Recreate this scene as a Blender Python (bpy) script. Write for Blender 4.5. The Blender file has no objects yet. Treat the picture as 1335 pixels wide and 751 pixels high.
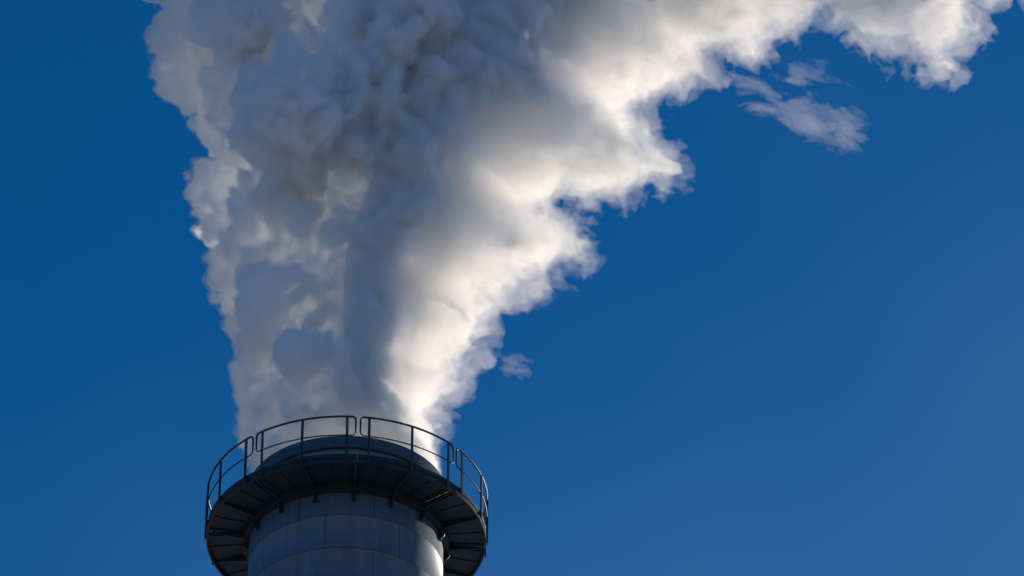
import bpy, bmesh, math
import numpy as np
from mathutils import Vector, Matrix

R = math.radians
PI = math.pi
sc = bpy.context.scene
COL = sc.collection

# ------------------------------------------------------------------ camera
PW, PH = 1335.0, 751.0
HFOV = R(12.0)
FPX = PW / 2 / math.tan(HFOV / 2)
PITCH = R(37.0)
CAM = np.array([0.0, 0.0, 1.7])
cd = bpy.data.cameras.new('camera')
cam = bpy.data.objects.new('camera', cd)
COL.objects.link(cam)
cam.location = CAM
cam.rotation_euler = (PI / 2 + PITCH, 0, 0)
cd.sensor_width = 36.0
cd.lens = 18.0 / math.tan(HFOV / 2)
cd.clip_start = 0.5
cd.clip_end = 40000
sc.camera = cam

# ------------------------------------------------------------------ sky, sun, exposure
SUN_EL, SUN_AZ = R(10.0), R(45.0)          # azimuth clockwise from the view direction
w = bpy.data.worlds.new("World")
sc.world = w
w.use_nodes = True
wn = w.node_tree
bg = wn.nodes['Background']
sky = wn.nodes.new('ShaderNodeTexSky')
sky.sky_type = 'NISHITA'
sky.sun_disc = False
sky.sun_elevation = SUN_EL
sky.sun_rotation = SUN_AZ
sky.air_density = 1.1
sky.dust_density = 0.0
sky.ozone_density = 10.0
sky.altitude = 0
tint = wn.nodes.new('ShaderNodeMix')
tint.data_type, tint.blend_type = 'RGBA', 'MULTIPLY'
tint.inputs['Factor'].default_value = 1.0
tint.inputs['B'].default_value = (0.30, 1.17, 1.00, 1)
wn.links.new(sky.outputs[0], tint.inputs['A'])
tcw = wn.nodes.new('ShaderNodeTexCoord')
dotn = wn.nodes.new('ShaderNodeVectorMath')
dotn.operation = 'DOT_PRODUCT'
dotn.inputs[1].default_value = (0.35, 0.0, -0.94)
wn.links.new(tcw.outputs['Generated'], dotn.inputs[0])
nzw = wn.nodes.new('ShaderNodeTexNoise')
nzw.inputs['Scale'].default_value = 9.0
nzw.inputs['Detail'].default_value = 2.0
wn.links.new(tcw.outputs['Generated'], nzw.inputs['Vector'])
mad = wn.nodes.new('ShaderNodeMath')
mad.operation = 'MULTIPLY_ADD'
mad.inputs[1].default_value = 0.10
wn.links.new(nzw.outputs['Fac'], mad.inputs[0])
wn.links.new(dotn.outputs['Value'], mad.inputs[2])
mrw = wn.nodes.new('ShaderNodeMapRange')
mrw.interpolation_type = 'SMOOTHSTEP'
mrw.inputs['From Min'].default_value = -0.545
mrw.inputs['From Max'].default_value = -0.42
mrw.inputs['To Max'].default_value = 0.42
wn.links.new(mad.outputs[0], mrw.inputs['Value'])
thin = wn.nodes.new('ShaderNodeMix')
thin.data_type = 'RGBA'
wn.links.new(mrw.outputs['Result'], thin.inputs['Factor'])
wn.links.new(tint.outputs['Result'], thin.inputs['A'])
thin.inputs['B'].default_value = (0.62, 1.52, 3.25, 1)
wn.links.new(thin.outputs['Result'], bg.inputs[0])
bg.inputs[1].default_value = 0.086

sd = bpy.data.lights.new('sun', 'SUN')
sd.energy = 4.05
sd.angle = R(0.5)
sd.color = (1.0, 0.865, 0.69)
sun = bpy.data.objects.new('sun', sd)
COL.objects.link(sun)
sdir = Vector((math.sin(SUN_AZ) * math.cos(SUN_EL), math.cos(SUN_AZ) * math.cos(SUN_EL), math.sin(SUN_EL)))
sun.rotation_euler = sdir.to_track_quat('Z', 'Y').to_euler()
sun.location = (60, 60, 90)

vs = sc.view_settings
vs.view_transform = 'Standard'
vs.look = 'None'
vs.exposure = 0.42
vs.gamma = 1.0
vs.use_curve_mapping = False

cy = sc.cycles
cy.use_denoising = True
cy.use_adaptive_sampling = True
cy.adaptive_threshold = 0.05
cy.max_bounces = 36
cy.diffuse_bounces = 4
cy.glossy_bounces = 3
cy.volume_bounces = 24
cy.transparent_max_bounces = 256
cy.sample_clamp_indirect = 8.0
cy.caustics_reflective = False
cy.caustics_refractive = False


# ------------------------------------------------------------------ where things stand
def ray(px, py):
    dx, dy = (px - PW / 2) / FPX, -(py - PH / 2) / FPX
    f = np.array([0, math.cos(PITCH), math.sin(PITCH)])
    u = np.array([0, -math.sin(PITCH), math.cos(PITCH)])
    d = f + dx * np.array([1.0, 0, 0]) + dy * u
    return d / np.linalg.norm(d)


DECK = CAM + ray(451.5, 702) * 100.0        # centre of the gallery floor
CX, CY, CZ = DECK


def softp(u):
    return np.maximum(u, 0) + np.log1p(np.exp(-np.abs(u)))


def drift(x, z):                            # the plume curls back on both flanks as it rises: how far back its middle sheet is
    t = np.clip((z - CZ - 2.0) / 4.0, 0, 1)
    return 0.4 * 0.8 * softp((x - CX - 3.2) / 0.8) + 0.46 * 0.9 * softp((CX + 0.2 - x) / 0.9) * t * t * (3 - 2 * t)


def on_plane(px, py):                       # picture point -> (x, z) on the upright curved sheet the plume drifts along
    d = ray(px, py)
    p = CAM
    y = CY
    for _ in range(40):
        p = CAM + d * ((y - CAM[1]) / d[1])
        y = 0.5 * y + 0.5 * (CY + drift(p[0], p[2]))
    return p[0], p[2]


# ------------------------------------------------------------------ materials
def mat(name):
    m = bpy.data.materials.new(name)
    m.use_nodes = True
    nt = m.node_tree
    nt.nodes.clear()
    out = nt.nodes.new('ShaderNodeOutputMaterial')
    return m, nt, out


def node(nt, kind, **kw):
    n = nt.nodes.new(kind)
    for k, v in kw.items():
        setattr(n, k, v)
    return n


def steel(name, base, var, rough, metal=0.0, scale=6.0):
    """Painted steel with weathering."""
    m, nt, out = mat(name)
    b = node(nt, 'ShaderNodeBsdfPrincipled')
    tc = node(nt, 'ShaderNodeTexCoord')
    n1 = node(nt, 'ShaderNodeTexNoise')
    n1.inputs['Scale'].default_value = scale
    n1.inputs['Detail'].default_value = 8
    nt.links.new(tc.outputs['Object'], n1.inputs['Vector'])
    r = node(nt, 'ShaderNodeValToRGB')
    r.color_ramp.elements[0].position = 0.35
    r.color_ramp.elements[1].position = 0.7
    r.color_ramp.elements[0].color = (*base, 1)
    r.color_ramp.elements[1].color = (*var, 1)
    nt.links.new(n1.outputs['Fac'], r.inputs['Fac'])
    nt.links.new(r.outputs['Color'], b.inputs['Base Color'])
    b.inputs['Roughness'].default_value = rough
    b.inputs['Metallic'].default_value = metal
    bp = node(nt, 'ShaderNodeBump')
    bp.inputs['Strength'].default_value = 0.12
    bp.inputs['Distance'].default_value = 0.01
    nt.links.new(n1.outputs['Fac'], bp.inputs['Height'])
    nt.links.new(bp.outputs['Normal'], b.inputs['Normal'])
    nt.links.new(b.outputs[0], out.inputs['Surface'])
    return m


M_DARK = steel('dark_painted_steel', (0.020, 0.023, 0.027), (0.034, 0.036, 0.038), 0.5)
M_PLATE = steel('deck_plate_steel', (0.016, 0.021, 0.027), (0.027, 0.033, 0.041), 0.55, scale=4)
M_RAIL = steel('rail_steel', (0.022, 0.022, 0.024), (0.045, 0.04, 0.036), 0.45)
M_TIP = steel('tip_steel', (0.34, 0.36, 0.38), (0.44, 0.45, 0.46), 0.5, scale=3)
M_RIM = steel('rim_steel', (0.10, 0.115, 0.125), (0.14, 0.15, 0.155), 0.4, 0.5, scale=3)
M_SOOT = steel('sooty_lining', (0.03, 0.03, 0.03), (0.06, 0.055, 0.05), 0.9)


def cladding():
    """Sheet cladding: courses of curved panels with dark joints, streaks and panel to panel tone."""
    m, nt, out = mat('cladding_sheet')
    L = nt.links
    b = node(nt, 'ShaderNodeBsdfPrincipled')
    uv = node(nt, 'ShaderNodeUVMap', uv_map='cladding')
    br = node(nt, 'ShaderNodeTexBrick')
    br.offset = 0.37
    br.inputs['Color1'].default_value = (0.0, 0.0, 0.0, 1)
    br.inputs['Color2'].default_value = (1, 1, 1, 1)
    br.inputs['Mortar'].default_value = (0.5, 0.5, 0.5, 1)
    br.inputs['Scale'].default_value = 1.0
    br.inputs['Mortar Size'].default_value = 0.009
    br.inputs['Mortar Smooth'].default_value = 0.3
    br.inputs['Brick Width'].default_value = 2 * PI * 1.985 / 8
    br.inputs['Row Height'].default_value = 0.79
    L.new(uv.outputs[0], br.inputs['Vector'])
    tc = node(nt, 'ShaderNodeTexCoord')
    mp = node(nt, 'ShaderNodeMapping')
    mp.inputs['Scale'].default_value = (3.0, 3.0, 0.35)
    L.new(tc.outputs['Object'], mp.inputs['Vector'])
    n1 = node(nt, 'ShaderNodeTexNoise')
    n1.inputs['Scale'].default_value = 1.6
    n1.inputs['Detail'].default_value = 9
    n1.inputs['Roughness'].default_value = 0.62
    L.new(mp.outputs[0], n1.inputs['Vector'])
    ramp = node(nt, 'ShaderNodeValToRGB')
    ramp.color_ramp.elements[0].position = 0.3
    ramp.color_ramp.elements[1].position = 0.75
    ramp.color_ramp.elements[0].color = (0.125, 0.163, 0.205, 1)
    ramp.color_ramp.elements[1].color = (0.19, 0.232, 0.275, 1)
    L.new(n1.outputs['Fac'], ramp.inputs['Fac'])
    tone = node(nt, 'ShaderNodeMix', data_type='RGBA', blend_type='MULTIPLY')
    tone.inputs['Factor'].default_value = 0.12
    L.new(ramp.outputs['Color'], tone.inputs['A'])
    L.new(br.outputs['Color'], tone.inputs['B'])
    seam = node(nt, 'ShaderNodeMix', data_type='RGBA')
    L.new(br.outputs['Fac'], seam.inputs['Factor'])
    L.new(tone.outputs['Result'], seam.inputs['A'])
    seam.inputs['B'].default_value = (0.05, 0.05, 0.052, 1)
    L.new(seam.outputs['Result'], b.inputs['Base Color'])
    b.inputs['Roughness'].default_value = 0.52
    b.inputs['Metallic'].default_value = 0.5
    h = node(nt, 'ShaderNodeMath', operation='MULTIPLY')
    h.inputs[1].default_value = -1.0
    L.new(br.outputs['Fac'], h.inputs[0])
    n2 = node(nt, 'ShaderNodeTexNoise')
    n2.inputs['Scale'].default_value = 1.3
    L.new(tc.outputs['Object'], n2.inputs['Vector'])
    ad = node(nt, 'ShaderNodeMath', operation='MULTIPLY_ADD')
    ad.inputs[1].default_value = 1.8
    L.new(n2.outputs['Fac'], ad.inputs[0])
    L.new(h.outputs[0], ad.inputs[2])
    bp = node(nt, 'ShaderNodeBump')
    bp.inputs['Strength'].default_value = 0.2
    bp.inputs['Distance'].default_value = 0.012
    L.new(ad.outputs[0], bp.inputs['Height'])
    L.new(bp.outputs['Normal'], b.inputs['Normal'])
    L.new(b.outputs[0], out.inputs['Surface'])
    return m


M_CLAD = cladding()


def ground_mat():
    m, nt, out = mat('pale_bounce_ground')  # unseen ground made pale as snow to bounce light up into the plume
    b = node(nt, 'ShaderNodeBsdfPrincipled')
    tc = node(nt, 'ShaderNodeTexCoord')
    n1 = node(nt, 'ShaderNodeTexNoise')
    n1.inputs['Scale'].default_value = 0.05
    n1.inputs['Detail'].default_value = 12
    nt.links.new(tc.outputs['Object'], n1.inputs['Vector'])
    r = node(nt, 'ShaderNodeValToRGB')
    r.color_ramp.elements[0].position = 0.35
    r.color_ramp.elements[1].position = 0.65
    r.color_ramp.elements[0].color = (0.27, 0.265, 0.25, 1)
    r.color_ramp.elements[1].color = (0.58, 0.575, 0.57, 1)
    nt.links.new(n1.outputs['Fac'], r.inputs['Fac'])
    nt.links.new(r.outputs['Color'], b.inputs['Base Color'])
    b.inputs['Roughness'].default_value = 0.95
    nt.links.new(b.outputs[0], out.inputs['Surface'])
    return m


def vapour(name, density, g, albedo, skin):
    """Steam: droplets scattering through the body, and a faint veil of droplets at its boundary."""
    m, nt, out = mat(name)
    v = node(nt, 'ShaderNodeVolumePrincipled')
    v.inputs['Color'].default_value = (*albedo, 1)
    v.inputs['Density'].default_value = density
    v.inputs['Anisotropy'].default_value = g
    nt.links.new(v.outputs[0], out.inputs['Volume'])
    if skin:
        t = node(nt, 'ShaderNodeBsdfTransparent')
        d = node(nt, 'ShaderNodeBsdfDiffuse')
        d.inputs['Color'].default_value = (0.9, 0.9, 0.9, 1)
        mx = node(nt, 'ShaderNodeMixShader')
        mx.inputs[0].default_value = skin
        nt.links.new(t.outputs[0], mx.inputs[1])
        nt.links.new(d.outputs[0], mx.inputs[2])
        nt.links.new(mx.outputs[0], out.inputs['Surface'])
    return m


# ------------------------------------------------------------------ helpers
def obj(name, bm, m, parent=None, smooth=False, loc=None):
    me = bpy.data.meshes.new(name)
    bmesh.ops.recalc_face_normals(bm, faces=bm.faces)
    bm.to_mesh(me)
    bm.free()
    me.materials.append(m)
    if smooth:
        me.shade_smooth()
    o = bpy.data.objects.new(name, me)
    COL.objects.link(o)
    if parent:
        o.parent = parent
    if loc is not None:
        o.location = loc
    return o


def pol(r, th, z):
    """th in radians, 0 towards the camera, growing to the right."""
    return Vector((r * math.sin(th), -r * math.cos(th), z))


def ring(bm, profile, n=160, a0=0.0, a1=2 * PI):
    """Closed profile [(r, z)] swept about the axis."""
    full = abs(a1 - a0 - 2 * PI) < 1e-6
    rows = []
    for i in range(n + (0 if full else 1)):
        th = a0 + (a1 - a0) * i / n
        rows.append([bm.verts.new(pol(r, th, z)) for r, z in profile])
    k = len(profile)
    for i in range(n):
        A, B = rows[i], rows[(i + 1) % len(rows)]
        for j in range(k):
            bm.faces.new((A[j], A[(j + 1) % k], B[(j + 1) % k], B[j]))
    if not full:
        bm.faces.new(rows[0])
        bm.faces.new(rows[-1][::-1])
    return rows


def tube(bm, pts, r, seg=8, closed=False):
    n = len(pts)
    rows = []
    up = Vector((0, 0, 1))
    prev = None
    for i, p in enumerate(pts):
        if closed:
            t = pts[(i + 1) % n] - pts[i - 1]
        else:
            t = pts[min(i + 1, n - 1)] - pts[max(i - 1, 0)]
        t.normalize()
        if prev is None:
            a = t.cross(up)
            if a.length < 0.1:
                a = t.cross(Vector((1, 0, 0)))
        else:
            a = prev - t * prev.dot(t)
        a.normalize()
        prev = a
        b = t.cross(a)
        rq = r[i] if isinstance(r, list) else r
        rows.append([bm.verts.new(p + a * rq * math.cos(2 * PI * k / seg) + b * rq * math.sin(2 * PI * k / seg)) for k in range(seg)])
    m = n if closed else n - 1
    for i in range(m):
        A, B = rows[i], rows[(i + 1) % n]
        for k in range(seg):
            bm.faces.new((A[k], A[(k + 1) % seg], B[(k + 1) % seg], B[k]))
    if not closed:
        bm.faces.new(rows[0][::-1])
        bm.faces.new(rows[-1])


def plate(bm, poly, th, r_dir, thick):
    """Upright plate: poly [(radius, z)] in the radial plane at angle th, offset sideways by r_dir."""
    tan = Vector((math.cos(th), math.sin(th), 0))
    A = [bm.verts.new(pol(r, th, z) + tan * (r_dir - thick / 2)) for r, z in poly]
    B = [bm.verts.new(pol(r, th, z) + tan * (r_dir + thick / 2)) for r, z in poly]
    n = len(poly)
    bm.faces.new(A)
    bm.faces.new(B[::-1])
    for i in range(n):
        bm.faces.new((A[i], B[i], B[(i + 1) % n], A[(i + 1) % n]))


def box(bm, c, ax, ay, az, sx, sy, sz):
    vs_ = []
    for i in (-1, 1):
        for j in (-1, 1):
            for k in (-1, 1):
                vs_.append(bm.verts.new(c + ax * (sx / 2 * i) + ay * (sy / 2 * j) + az * (sz / 2 * k)))
    for f in ((0, 1, 3, 2), (4, 6, 7, 5), (0, 4, 5, 1), (2, 3, 7, 6), (0, 2, 6, 4), (1, 5, 7, 3)):
        bm.faces.new([vs_[i] for i in f])


# ------------------------------------------------------------------ ground
bm = bmesh.new()
bmesh.ops.create_circle(bm, cap_ends=True, radius=15000, segments=96)
g = obj('ground', bm, ground_mat())
g['kind'] = 'structure'

# ------------------------------------------------------------------ chimney
chim = bpy.data.objects.new('chimney', None)
COL.objects.link(chim)
chim.location = (CX, CY, 0)
chim['label'] = 'grey sheet-clad industrial chimney with a railed round gallery below its open top'
chim['category'] = 'chimney'

RS, RG, RT = 1.985, 2.845, 2.045             # shaft, gallery, tip radii
ZF = CZ                                     # gallery floor
ZT = CZ + 1.14                              # chimney mouth

# shaft: outer skin with panel courses, a slightly lapped edge at each course
bm = bmesh.new()
uvl = bm.loops.layers.uv.new('cladding')
N = 192
ROW = 0.79
ztop = ZF - 0.02
z_first = ZF - 0.765
levels = [ztop]
z = z_first
while z > 0.4:
    levels += [z]
    z -= ROW
levels.append(-0.3)
rows = []
prof = []
for i, zz in enumerate(levels):
    if i == 0 or i == len(levels) - 1:
        prof.append((RS, zz))
    else:
        prof += [(RS + 0.0012, zz + 0.012), (RS + 0.0012, zz), (RS, zz - 0.001)]
rows = []
for r, zz in prof:
    rows.append([bm.verts.new(pol(r, 2 * PI * k / N, zz)) for k in range(N)])
for i in range(len(rows) - 1):
    for k in range(N):
        f = bm.faces.new((rows[i][k], rows[i][(k + 1) % N], rows[i + 1][(k + 1) % N], rows[i + 1][k]))
        for l, (kk, ii) in zip(f.loops, ((k, i), (k + 1, i), (k + 1, i + 1), (k, i + 1))):
            l[uvl].uv = ((kk / N + 1.0) * 2 * PI * RS + 0.35, prof[ii][1] - z_first + ROW * 200)
shaft = obj('shaft', bm, M_CLAD, chim, smooth=True)

# tip: wall above the gallery, outer rim band, sooty lining
bm = bmesh.new()
ring(bm, [(RS - 0.005, ZF - 0.02), (RS - 0.005, ZT - 0.262), (1.90, ZT - 0.262), (1.90, ZF - 0.02)], 160)
tip = obj('tip_wall', bm, M_TIP, chim, smooth=True)
bm = bmesh.new()
ring(bm, [(RT - 0.012, ZT - 0.29), (RT, ZT - 0.278), (RT, ZT - 0.012), (RT - 0.012, ZT), (1.80, ZT), (1.80, ZT - 0.05), (1.97, ZT - 0.05), (1.97, ZT - 0.265), (1.992, ZT - 0.29)], 160)
rim = obj('rim_band', bm, M_RIM, chim, smooth=False)
bm = bmesh.new()
ring(bm, [(1.86, ZF - 20), (1.86, ZT - 0.052), (1.78, ZT - 0.052), (1.78, ZF - 20)], 128)
obj('lining', bm, M_SOOT, chim, smooth=False)

# gallery: deck plates, ribs below them, kick plate, dark ring, brackets
gal = None
bm = bmesh.new()
JOINTS = [R(6.0 + 45 * k) for k in range(8)]
for k in range(8):
    a0, a1 = JOINTS[k] + 0.008, JOINTS[k] + R(45) - 0.008
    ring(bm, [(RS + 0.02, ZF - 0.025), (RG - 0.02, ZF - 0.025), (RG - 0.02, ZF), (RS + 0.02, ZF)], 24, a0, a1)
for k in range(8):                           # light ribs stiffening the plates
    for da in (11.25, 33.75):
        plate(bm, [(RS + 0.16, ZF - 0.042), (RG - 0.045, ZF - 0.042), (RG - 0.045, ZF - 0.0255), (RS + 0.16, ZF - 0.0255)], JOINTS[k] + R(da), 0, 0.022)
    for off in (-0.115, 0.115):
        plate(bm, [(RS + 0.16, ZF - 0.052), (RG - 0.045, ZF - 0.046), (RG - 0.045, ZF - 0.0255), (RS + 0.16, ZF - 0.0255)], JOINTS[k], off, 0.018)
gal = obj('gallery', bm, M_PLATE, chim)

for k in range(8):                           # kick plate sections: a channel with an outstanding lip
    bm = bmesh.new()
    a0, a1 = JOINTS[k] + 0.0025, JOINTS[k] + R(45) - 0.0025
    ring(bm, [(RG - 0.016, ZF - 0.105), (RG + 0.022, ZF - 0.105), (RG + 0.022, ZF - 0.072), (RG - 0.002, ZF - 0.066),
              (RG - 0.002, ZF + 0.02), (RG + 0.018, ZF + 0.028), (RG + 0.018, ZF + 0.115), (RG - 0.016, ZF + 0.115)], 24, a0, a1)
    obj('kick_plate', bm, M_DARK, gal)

bm = bmesh.new()
ring(bm, [(RS + 0.0085, ZF - 0.235), (RS + 0.115, ZF - 0.235), (RS + 0.115, ZF - 0.03), (RS + 0.0085, ZF - 0.03)], 160)  # dark ring round the shaft, close under the deck
obj('dark_ring', bm, M_DARK, gal)

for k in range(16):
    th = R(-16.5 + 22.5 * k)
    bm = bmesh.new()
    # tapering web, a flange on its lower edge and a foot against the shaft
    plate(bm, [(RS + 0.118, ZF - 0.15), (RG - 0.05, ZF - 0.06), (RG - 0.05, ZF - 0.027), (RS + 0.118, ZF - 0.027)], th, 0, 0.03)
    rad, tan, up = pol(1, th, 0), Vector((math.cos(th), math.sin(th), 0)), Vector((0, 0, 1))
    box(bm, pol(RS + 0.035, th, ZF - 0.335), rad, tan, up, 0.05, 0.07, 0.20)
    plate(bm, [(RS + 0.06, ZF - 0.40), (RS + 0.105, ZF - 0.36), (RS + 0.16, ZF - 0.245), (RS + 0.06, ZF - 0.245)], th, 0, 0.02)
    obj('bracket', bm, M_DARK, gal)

# railing: eight sections, each a loop of tube with rounded corners, on three posts
ZR, ZM = ZF + 1.02, ZF + 0.56
for k in range(8):
    ac = R(-16.5 + 45 * k)
    half = R(21.55)
    rr = RG + 0.03
    rc = 0.085
    dth = rc / rr
    pts = []
    n = 26
    for i in range(n + 1):
        pts.append(pol(rr, ac - half + dth + (2 * half - 2 * dth) * i / n, ZR))
    for i in range(1, 7):
        a = PI / 2 * i / 6
        pts.append(pol(rr, ac + half - dth + dth * math.sin(a), ZR - rc + rc * math.cos(a)))
    for i in range(0, 7):
        a = PI / 2 * i / 6
        pts.append(pol(rr, ac + half - dth + dth * math.cos(a), ZM + rc - rc * math.sin(a)))
    for i in range(1, n + 1):
        pts.append(pol(rr, ac + half - dth - (2 * half - 2 * dth) * i / n, ZM))
    for i in range(1, 7):
        a = PI / 2 * i / 6
        pts.append(pol(rr, ac - half + dth - dth * math.sin(a), ZM + rc - rc * math.cos(a)))
    for i in range(0, 6):
        a = PI / 2 * i / 6
        pts.append(pol(rr, ac - half + dth - dth * math.cos(a), ZR - rc + rc * math.sin(a)))
    bm = bmesh.new()
    # top run and corners in stout tube, mid run thinner: swept as one loop
    tube(bm, pts, [0.0135 + 0.0085 * max(0.0, min(1.0, (p.z - ZM - 0.05) / 0.1)) for p in pts], 8, True)
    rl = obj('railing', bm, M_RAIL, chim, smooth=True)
    for dp in (-18.1, 0.0, 18.1):
        bm = bmesh.new()
        th = ac + R(dp)
        rad, tan, up = pol(1, th, 0), Vector((math.cos(th), math.sin(th), 0)), Vector((0, 0, 1))
        box(bm, pol(RG + 0.052, th, (ZF - 0.10 + ZR - 0.02) / 2), rad, tan, up, 0.016, 0.052, ZR - 0.02 - ZF + 0.10)
        box(bm, pol(RG + 0.034, th, (ZF - 0.06 + ZR - 0.03) / 2), rad, tan, up, 0.03, 0.012, ZR - 0.03 - ZF + 0.03)
        obj('post', bm, M_RAIL, rl)

# ------------------------------------------------------------------ steam
VOX = 0.056
CRUST = 0.095
rng = np.random.default_rng(11)

_G = rng.normal(size=(32, 32, 32, 3)).astype(np.float32)
_G /= np.linalg.norm(_G, axis=-1, keepdims=True)


def gnoise(P):
    """Gradient noise at points P (n, 3), about -0.7 .. 0.7."""
    out = np.empty(len(P), np.float32)
    for s in range(0, len(P), 500000):
        p = P[s:s + 500000]
        i = np.floor(p).astype(np.int32)
        f = (p - i).astype(np.float32)
        u = f * f * f * (f * (f * 6 - 15) + 10)
        acc = 0
        for cx in (0, 1):
            wx = u[:, 0] if cx else 1 - u[:, 0]
            for cyy in (0, 1):
                wy = u[:, 1] if cyy else 1 - u[:, 1]
                for cz in (0, 1):
                    wz = u[:, 2] if cz else 1 - u[:, 2]
                    gg = _G[(i[:, 0] + cx) & 31, (i[:, 1] + cyy) & 31, (i[:, 2] + cz) & 31]
                    dot = gg[:, 0] * (f[:, 0] - cx) + gg[:, 1] * (f[:, 1] - cyy) + gg[:, 2] * (f[:, 2] - cz)
                    acc = acc + wx * wy * wz * dot
        out[s:s + 500000] = acc
    return out


def smooth(a, b, x):
    t = np.clip((x - a) / (b - a), 0, 1)
    return t * t * (3 - 2 * t)


def surface_nets(F, org, h):
    """Quads of the zero surface of F (inside negative)."""
    S = F < 0
    nx, ny, nz = F.shape
    a = S[:-1, :-1, :-1]
    anyv = np.zeros(a.shape, bool)
    allv = np.ones(a.shape, bool)
    for i in (0, 1):
        for j in (0, 1):
            for k in (0, 1):
                c = S[i:nx - 1 + i, j:ny - 1 + j, k:nz - 1 + k]
                anyv |= c
                allv &= c
    act = anyv & ~allv
    ii, jj, kk = np.nonzero(act)
    idx = np.full(act.shape, -1, np.int32)
    idx[ii, jj, kk] = np.arange(len(ii))
    pos = np.zeros((len(ii), 3), np.float32)
    cnt = np.zeros(len(ii), np.float32)
    corners = [(i, j, k) for i in (0, 1) for j in (0, 1) for k in (0, 1)]
    for a0 in corners:
        for ax in range(3):
            if a0[ax]:
                continue
            b0 = list(a0)
            b0[ax] = 1
            fa = F[ii + a0[0], jj + a0[1], kk + a0[2]]
            fb = F[ii + b0[0], jj + b0[1], kk + b0[2]]
            cr = (fa < 0) != (fb < 0)
            t = np.where(cr, fa / np.where(cr, fa - fb, 1), 0)
            p = np.zeros((len(ii), 3), np.float32)
            p[:] = a0
            p[:, ax] += t
            pos += p * cr[:, None]
            cnt += cr
    pos = pos / cnt[:, None] + np.stack([ii, jj, kk], 1)
    V = pos * h + np.asarray(org)
    Q = []
    for ax in range(3):
        o1, o2 = (ax + 1) % 3, (ax + 2) % 3
        sl0 = [slice(1, -1)] * 3
        sl1 = [slice(1, -1)] * 3
        sl0[ax] = slice(0, -1)
        sl1[ax] = slice(1, None)
        A, B = S[tuple(sl0)], S[tuple(sl1)]
        e = np.nonzero(A != B)
        inside = A[e]
        c = [e[0].copy(), e[1].copy(), e[2].copy()]
        for d in range(3):
            if d != ax:
                c[d] = c[d] + 1
        def cell(d1, d2):
            q = [c[0], c[1], c[2]]
            q[o1] = q[o1] - d1
            q[o2] = q[o2] - d2
            return idx[q[0], q[1], q[2]]
        q = np.stack([cell(1, 1), cell(0, 1), cell(0, 0), cell(1, 0)], 1)
        q[~inside] = q[~inside][:, ::-1]
        Q.append(q)
    return V, np.concatenate(Q)


def largest_piece(V, Q):
    lab = np.arange(len(V))
    while True:
        m = lab[Q].min(1)
        new = lab.copy()
        for c in range(4):
            np.minimum.at(new, Q[:, c], m)
        new = new[new]
        if (new == lab).all():
            break
        lab = new
    keep = lab == np.bincount(lab).argmax()
    idx = np.cumsum(keep) - 1
    q = Q[keep[Q[:, 0]]]
    return V[keep], idx[q]


def mesh_from(name, parts):
    """parts: [(V, Q, material)] joined into one mesh."""
    me = bpy.data.meshes.new(name)
    V = np.concatenate([p[0] for p in parts]).astype(np.float32)
    off, Qs, mi = 0, [], []
    for k, (v, q, m) in enumerate(parts):
        Qs.append(q + off)
        mi.append(np.full(len(q), k, np.int32))
        off += len(v)
        me.materials.append(m)
    Q = np.concatenate(Qs).astype(np.int32)
    me.vertices.add(len(V))
    me.vertices.foreach_set('co', V.ravel())
    me.loops.add(Q.size)
    me.loops.foreach_set('vertex_index', Q.ravel())
    me.polygons.add(len(Q))
    me.polygons.foreach_set('loop_start', np.arange(0, Q.size, 4, dtype=np.int32))
    me.polygons.foreach_set('material_index', np.concatenate(mi))
    me.update(calc_edges=True)
    me.shade_smooth()
    return me


LEFT = [(334, 660), (318, 610), (304, 560), (296, 520), (290, 485), (276, 455), (266, 440), (266, 415), (260, 395), (246, 370),
        (256, 350), (254, 335), (232, 328), (244, 312), (236, 295), (232, 275), (244, 255), (252, 240), (242, 212), (222, 205),
        (236, 186), (236, 172), (224, 160), (222, 140), (210, 125), (216, 105), (196, 80), (190, 65), (206, 45), (208, 0),
        (198, -60), (260, -150)]
TOP = [(430, -210), (800, -235), (1150, -190), (1380, -130), (1440, -40)]
RIGHT = [(1310, -8), (1272, 5), (1270, 35), (1254, 60), (1236, 86), (1220, 92), (1208, 80), (1195, 85), (1160, 82), (1135, 60),
         (1105, 50), (1095, 30), (1075, 12), (1050, 22), (1030, 45), (1005, 55), (985, 68), (950, 65), (925, 72), (918, 100),
         (895, 112), (870, 118), (850, 125), (842, 150), (850, 178), (838, 185), (860, 205), (872, 222), (852, 242), (824, 250),
         (799, 262), (774, 268), (754, 262), (729, 256), (719, 268), (732, 285), (749, 300), (752, 330), (734, 350), (714, 360),
         (699, 372), (679, 372), (664, 390), (644, 392), (629, 410), (634, 430), (624, 455), (609, 470), (596, 490), (592, 510),
         (582, 525), (574, 540), (578, 565), (572, 590), (582, 610), (572, 660)]


def pl(pts):
    return np.array([on_plane(*p) for p in pts])


def seg_dist(P, pts, closed):
    n = len(pts)
    best = np.full(P.shape[:-1], 1e9)
    for i in range(n if closed else n - 1):
        a, b = pts[i], pts[(i + 1) % n]
        ab = b - a
        t = np.clip(((P - a) @ ab) / (ab @ ab), 0, 1)
        best = np.minimum(best, np.hypot(*np.moveaxis(P - (a + t[..., None] * ab), -1, 0)))
    return best


def in_poly(P, pts):
    x, y = P[..., 0], P[..., 1]
    r = np.zeros(x.shape, bool)
    n = len(pts)
    for i in range(n):
        (x0, y0), (x1, y1) = pts[i], pts[i - 1]
        c = ((y0 > y) != (y1 > y)) & (x < (x1 - x0) * (y - y0) / (y1 - y0 + 1e-12) + x0)
        r ^= c
    return r


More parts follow.
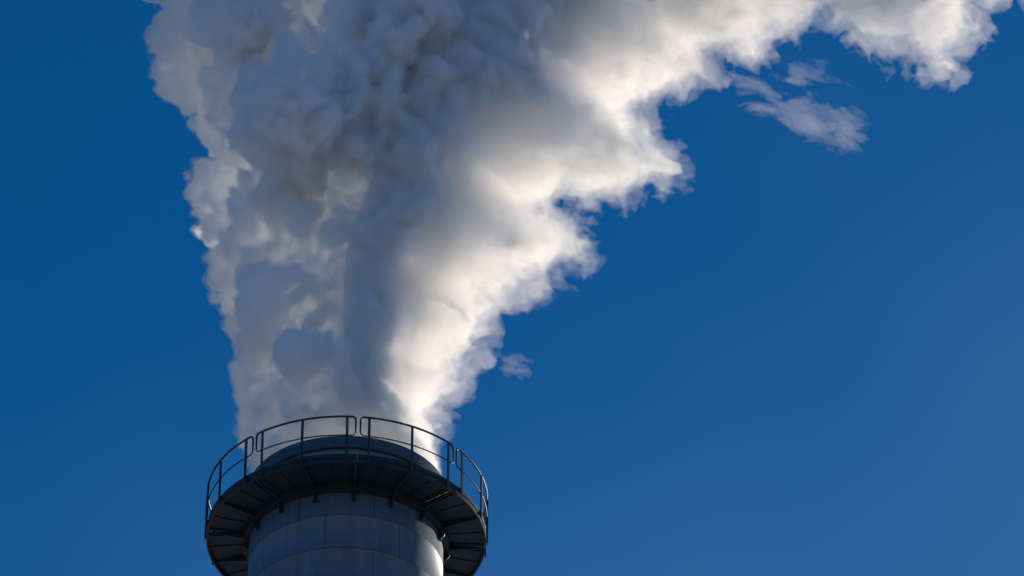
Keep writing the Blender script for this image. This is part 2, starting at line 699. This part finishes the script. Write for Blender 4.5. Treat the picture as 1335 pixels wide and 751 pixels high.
outline = pl(LEFT + TOP + RIGHT)
right_line = pl(TOP[2:] + RIGHT)
left_line = pl(LEFT)
x0, x1 = outline[:, 0].min() - 1.3, outline[:, 0].max() + 0.8
z0, z1 = ZT - 0.45, outline[:, 1].max() + 0.6
y0, y1 = CY - 5.2, CY + 5.2
gx = np.arange(x0, x1, VOX)
gy = np.arange(y0, y1, VOX)
gz = np.arange(z0, z1, VOX)
XX, ZZ = np.meshgrid(gx, gz, indexing='ij')
P2 = np.stack([XX, ZZ], -1)
d2 = seg_dist(P2, outline, True)
d2 = np.where(in_poly(P2, outline), d2, -d2)             # + inside
dr = seg_dist(P2, right_line, False)
hz = ZZ - ZT                                             # height over the mouth
SC = 0.45 + 0.075 * np.clip(hz, 0, 14)                   # size of the billows grows as the plume rises
NAR = 0.32 + 0.68 * smooth(0.5, 8.5, hz)                   # the plume is slimmer low down
edge = smooth(2.6, 0.2, dr / NAR) * smooth(0.6, 3.0, hz)       # where dry air eats into the plume

edge2 = smooth(3.6, 0.6, dr / NAR) * smooth(0.8, 3.0, hz)
dl = seg_dist(P2, left_line, False)
loose = np.maximum(smooth(6.0, 3.5, dl) * smooth(0.5, 2.0, hz), smooth(3.4, 1.2, hz))   # thinner, less packed steam
glow = smooth(2.8, 0.9, dr / NAR) * smooth(1.2, 3.8, hz)          # loosely packed, sunlit downwind side
loose = np.where(dr < dl, smooth(2.2, 0.6, hz) * loose, loose)
Rm = np.interp(hz, [-0.5, 0, 1, 3, 6, 9, 14], [1.72, 1.72, 1.95, 2.1, 2.4, 2.6, 2.7])
Rm = Rm * (1 - 0.2 * smooth(3.5, 0.8, dl) * smooth(2.0, 5.0, hz))
Rm = Rm * (1 - 0.6 * smooth(CX + 6, CX + 12, XX))
din = d2 - ((0.20 + 0.50 * smooth(1.5, 6.0, hz)) * SC * (1 - edge) * smooth(-0.2, 1.2, hz) + 0.05)
ra = Rm - np.minimum(din, Rm)
yy = (gy - CY)[None, :, None]
F = np.sqrt(ra[:, None, :] ** 2 + yy ** 2).astype(np.float32) - Rm[:, None, :].astype(np.float32)
F = np.maximum(F, (ZT - 0.28 - gz)[None, None, :].astype(np.float32))


# from the grid to the world: the plume leans (its far side rides higher than its near side) and its middle sheet drifts back
LEAN = (0.70 * (gy - CY)[:, None] * smooth(0.6, 4.0, gz - ZT)[None, :]).astype(np.float32)
WZ = (gz[None, :] + LEAN).astype(np.float32)
DRI = drift(XX, ZZ).astype(np.float32)


def add_ball(c, r, k):
    """Smoothly unite a ball with the field."""
    m = r + k + 0.15
    mz = m * 1.7
    i0, i1 = np.searchsorted(gx, [c[0] - m, c[0] + m])
    j0, j1 = np.searchsorted(gy, [c[1] - m * 1.25, c[1] + m * 1.25])
    k0, k1 = np.searchsorted(gz, [c[2] - mz, c[2] + mz])
    if i0 >= i1 or j0 >= j1 or k0 >= k1:
        return
    s = F[i0:i1, j0:j1, k0:k1]
    wz = c[2] + 0.70 * (c[1] - CY) * smooth(0.6, 4.0, c[2] - ZT)
    dy = gy[None, j0:j1, None].astype(np.float32) - c[1] + (DRI[i0:i1, k0:k1] - drift(c[0], c[2]))[:, None, :]
    d = np.sqrt((gx[i0:i1, None, None] - c[0]) ** 2 + dy ** 2 + (WZ[None, j0:j1, k0:k1] - wz) ** 2).astype(np.float32) - r
    h = np.maximum(k - np.abs(s - d), 0) / k
    F[i0:i1, j0:j1, k0:k1] = np.minimum(s, d) - h * h * k * 0.25


def surface_points(n):
    c = np.nonzero((np.abs(F) < VOX * 0.6))
    pick = rng.integers(0, len(c[0]), n)
    a, b, e = c[0][pick], c[1][pick], c[2][pick]
    return a, b, e


# great bulges on the side towards the camera (where the picture shows the big shaded heads)
MASSES = [[(545, 40), (575, 28), (605, 40), (622, 75), (640, 110), (650, 140), (685, 150), (695, 180), (680, 215), (650, 240), (605, 250), (610, 290),
           (580, 310), (560, 330), (540, 350), (500, 345), (470, 330), (430, 330), (390, 315), (350, 290), (362, 270), (400, 262), (405, 235),
           (440, 222), (400, 215), (362, 205), (355, 170), (375, 150), (420, 140), (465, 125), (472, 100), (500, 95), (510, 75), (525, 60)],
          [(338, 440), (350, 400), (385, 385), (420, 400), (470, 388), (520, 378), (560, 385), (548, 420), (510, 440), (470, 430), (440, 420),
           (400, 432), (370, 452), (345, 460)],
          [(388, 490), (430, 468), (480, 462), (492, 488), (450, 505), (400, 500)],
          [(245, 50), (275, 20), (330, 10), (380, 30), (370, 70), (330, 100), (290, 120), (250, 95)]]
HEADS = []
for q, poly in enumerate(MASSES):            # heads of the shaded masses: one on each corner of the outline, more inside it
    poly = np.array(poly, float)
    mid = poly.mean(0)
    big = (30, 19, 13, 24)[q]
    for p in poly:
        r = rng.uniform(0.45, 0.85) * big
        d = mid - p
        p = p + d / (np.linalg.norm(d) + 1e-6) * r * 0.9
        HEADS.append((p[0], p[1], r))
    tries = 0
    while tries < (70, 22, 10, 16)[q]:
        p = rng.uniform(poly.min(0), poly.max(0))
        if in_poly(p, poly) and np.hypot(*(poly - p).T).min() > 0.7 * big:
            HEADS.append((p[0], p[1], rng.uniform(0.6, 1.5) * big))
        tries += 1
pxm = FPX / 100.0
solid = np.zeros(F.shape, bool)
for px, py, rp in HEADS:
    X, Z = on_plane(px, py)
    i, k = np.searchsorted(gx, X), np.searchsorted(gz, Z)
    if 0 <= i < len(gx) and 0 <= k < len(gz):
        col = F[i, :, k]
        j = np.nonzero(col < 0)[0]
        if len(j):
            r = rp / pxm
            add_ball((X, gy[j[0]] + r * (-0.25 + 1.0 * smooth(5.2, 3.4, dr[i, k] / NAR[i, k])), Z), r, 0.10)
            q = int(1.3 * r / VOX)
            s0, s1, s2 = slice(max(i - q, 0), i + q), slice(max(j[0] - q, 0), j[0] + 2 * q), slice(max(k - q, 0), k + q)
            solid[s0, s1, s2] |= ((gx[s0, None, None] - X) ** 2 + 0.35 * (gy[None, s1, None] - gy[j[0]]) ** 2 + (gz[None, None, s2] - Z) ** 2) < (1.15 * r) ** 2
for n, rmin, rmax, kk, depth in ((460, 0.4, 0.95, 0.22, 0.5), (2300, 0.17, 0.55, 0.12, 0.42), (7500, 0.1, 0.28, 0.06, 0.30)):
    a, b, e = surface_points(n)
    rs = rmin + (rmax - rmin) * rng.random(n) ** 2.2
    for q in range(n):
        s = SC[a[q], e[q]]
        ed = edge2[a[q], e[q]]
        if hz[a[q], e[q]] < 0.1 or rng.random() < ed * 1.02 or (n == 460 and (dr[a[q], e[q]] < 5.4 * NAR[a[q], e[q]] or (solid[a[q], b[q], e[q]] and rng.random() < 0.6))):
            continue
        lo = 2.4 + 1.6 * smooth(4.0, 8.0, hz[a[q], e[q]])
        tt = smooth(lo, lo + 1.4, dr[a[q], e[q]] / NAR[a[q], e[q]])  # billows flatten out towards the sunlit, drying side
        if tt <= 0 and hz[a[q], e[q]] > 2:
            continue
        r = rs[q] * s * (0.5 + 0.5 * tt)
        # sink the ball's centre a little below the skin
        i, j, k = a[q], b[q], e[q]
        gxv = F[min(i + 1, len(gx) - 1), j, k] - F[max(i - 1, 0), j, k]
        gyv = F[i, min(j + 1, len(gy) - 1), k] - F[i, max(j - 1, 0), k]
        gzv = F[i, j, min(k + 1, len(gz) - 1)] - F[i, j, max(k - 1, 0)]
        nn = np.array([gxv, gyv, gzv])
        nn /= np.linalg.norm(nn) + 1e-9
        c = np.array([gx[i], gy[j], gz[k]]) - nn * r * (depth + 0.6 * (1 - tt))
        add_ball(c, r, kk)

# fine structure in a band about the skin
BAND = 1.5
bi = np.nonzero(np.abs(F) < BAND)
P = np.stack([gx[bi[0]], gy[bi[1]] + DRI[bi[0], bi[2]], WZ[bi[1], bi[2]]], 1).astype(np.float32)
sc_ = SC[bi[0], bi[2]].astype(np.float32)
ed = edge[bi[0], bi[2]].astype(np.float32)
low = smooth(-0.1, 0.8, hz[bi[0], bi[2]]).astype(np.float32)
w1 = np.stack([gnoise(P * 0.9 + o) for o in (3.1, 17.7, 41.3)], 1)
Pw = P + 0.35 * w1
bil = np.zeros(len(P), np.float32)
amp, frq = 0.5, 1.0
for o in range(5):
    bil += amp * (0.22 - np.abs(gnoise(Pw * frq + 7.3 * o)))
    amp *= 0.6
    frq *= 2.05
fb = np.zeros(len(P), np.float32)
amp, frq = 0.9, 0.95
Ps = P * np.array([0.85, 1.0, 0.85], np.float32)
for o in range(4):
    fb += amp * gnoise((Ps + 0.4 * w1) * frq + 11.9 * o + 27.3)
    amp *= 0.62
    frq *= 2.1
f = F[bi]
fade = smooth(BAND, 0.65 * BAND, np.abs(f)).astype(np.float32)
f = f + fade * low * (1 - 0.55 * ed) * sc_ * 0.9 * bil
f = f + fade * ed * low * (1.35 * fb + 0.14 + 0.30 * smooth(1.0, 4.0, hz[bi[0], bi[2]]))
F[bi] = f
veil = np.zeros(F.shape, np.float32)                     # torn, thinner steam on the drying side
core = np.repeat((0.06 + 1.6 * glow.astype(np.float32))[:, None, :], F.shape[1], 1)
rid = np.abs(gnoise((Ps + 0.6 * w1) * 1.3 + 3.3)) + 0.5 * np.abs(gnoise((Ps + 0.6 * w1) * 2.9 + 8.8)) + 0.25 * np.abs(gnoise(Ps * 6.1 + 1.8))
veil[bi] = ed * low * (2.2 * rid - 1.06) - 0.02
core[bi] += ed * (0.28 + 0.5 * fb) - 0.015 + glow[bi[0], bi[2]].astype(np.float32) * (2.0 * fb - 0.35)
core[bi] = np.maximum(core[bi], 0.03 + 0.28 * ed)
core = np.maximum(core, 0.03)
# close the field at the border of the grid
for s in ((0,), (-1,)):
    F[s[0], :, :] = 1
    F[:, s[0], :] = 1
    F[:, :, s[0]] = 1
G0 = np.minimum(F, F + veil)
for s in (0, -1):
    G0[s], G0[:, s], G0[:, :, s] = 1, 1, 1

M_VEIL = vapour('torn_steam', 0.38, 0.3, (0.995, 0.995, 0.995), 0.015)
M_STEAM = vapour('steam', 1.4, 0.2, (0.995, 0.995, 0.995), 0.0)
M_CORE = vapour('dense_steam', 10.0, 0.4, (0.995, 0.995, 0.995), 0.0)
org = (gx[0] - CX, gy[0] - CY, gz[0] - ZT)
V0, Q0 = surface_nets(G0, org, VOX)
C = np.maximum(F + core, G0 + 0.05)
crust = np.repeat((CRUST + 4.0 * (1 - loose.astype(np.float32)) ** 2)[:, None, :], F.shape[1], 1)
crust[solid] = 9.0
hollow = -(F + core + crust)                                    # the packed steam is a crust of billows round a thinner inside
V1, Q1 = surface_nets(np.maximum(np.maximum(F, G0 + 0.02), hollow - 0.12), org, VOX)
V2, Q2 = surface_nets(np.maximum(C, hollow), org, VOX)
for v in (V0, V1, V2):
    # the plume leans: its far side rides higher than its near side
    zz = v[:, 2].copy()
    v[:, 2] += 0.70 * v[:, 1] * smooth(0.6, 4.0, zz)
    v[:, 1] += drift(v[:, 0] + CX, zz + ZT)
print('plume quads', len(Q1), len(Q2))
pm = mesh_from('steam_plume', [(V0, Q0, M_VEIL), (V1, Q1, M_STEAM), (V2, Q2, M_CORE)])
plume = bpy.data.objects.new('steam_plume', pm)
COL.objects.link(plume)
plume.location = (CX, CY, ZT)
plume['label'] = 'huge billowing white and grey steam plume pouring from the chimney mouth'
plume['category'] = 'steam plume'
del F, G0, C, crust, hollow, solid, veil, core, f, fb, bil, P, Pw, Ps, w1


def wisp(pts, thick, seed, thr, label, vox=0.04):
    """A torn-off shred of steam along a line of picture points."""
    L = pl(pts)
    a0, a1 = L.min(0) - 0.8, L.max(0) + 0.8
    wx, wz = np.arange(a0[0], a1[0], vox), np.arange(a0[1], a1[1], vox)
    wy = np.arange(-0.9, 0.9, vox)
    X, Z = np.meshgrid(wx, wz, indexing='ij')
    d = seg_dist(np.stack([X, Z], -1), L, False)
    t = (X - a0[0]) / (a1[0] - a0[0])
    th = np.interp(t, np.linspace(0, 1, len(thick)), thick)
    G = (np.sqrt(d[:, None, :] ** 2 + (wy[None, :, None]) ** 2) - th[:, None, :]).astype(np.float32)
    c = np.nonzero(G < 0.7)
    Q = np.stack([wx[c[0]], wy[c[1]], wz[c[2]]], 1).astype(np.float32) + seed
    n = np.zeros(len(Q), np.float32)
    amp, frq = 0.75, 1.4
    dd = (L[-1] - L[0]) / np.linalg.norm(L[-1] - L[0])   # shreds are drawn out along the wind
    al, ac = Q[:, 0] * dd[0] + Q[:, 2] * dd[1], Q[:, 2] * dd[0] - Q[:, 0] * dd[1]
    Qs = np.stack([0.55 * al, Q[:, 1], 1.5 * ac], 1).astype(np.float32)
    wv = np.stack([gnoise(Q * 1.1 + o) for o in (1.7, 9.1, 23.9)], 1)
    for o in range(5):
        n += amp * gnoise((Qs + 0.4 * wv) * frq + 3.7 * o)
        amp *= 0.72
        frq *= 2.1
    G[c] = G[c] + n + thr
    G[G >= 0.7] = 0.7
    for s in (0, -1):
        G[s], G[:, s], G[:, :, s] = 1, 1, 1
    cxz = L.mean(0)
    Vw, Qw = surface_nets(G, (wx[0] - cxz[0], wy[0], wz[0] - cxz[1]), vox)
    Vw, Qw = largest_piece(Vw, Qw)
    Vw[:, 1] += drift(Vw[:, 0] + cxz[0], Vw[:, 2] + cxz[1]) - drift(cxz[0], cxz[1])
    o = bpy.data.objects.new('steam_wisp', mesh_from('steam_wisp', [(Vw, Qw, M_WISP)]))
    COL.objects.link(o)
    o.location = (cxz[0], CY + drift(cxz[0], cxz[1]), cxz[1])
    o['label'] = label
    o['category'] = 'steam wisp'
    o['group'] = 'shreds of steam torn off the plume'
    return o


M_WISP = vapour('thin_steam', 0.34, 0.3, (0.995, 0.995, 0.995), 0.02)
wisp([(965, 126), (1010, 138), (1050, 160), (1085, 176), (1112, 164)], [0.08, 0.14, 0.2, 0.32, 0.24], 4.0, 0.08,
     'small detached pale steam shred floating alone in blue sky below the plume tail')
wisp([(1000, 85), (1040, 92), (1090, 105), (1140, 112)], [0.25, 0.28, 0.22, 0.12], 19.0, 0.27,
     'faint thin steam veil hanging just under the plume tail notch')
wisp([(666, 486), (680, 488)], [0.12, 0.1], 52.0, 0.05,
     'tiny steam scrap beside the lower sunlit edge of the plume')
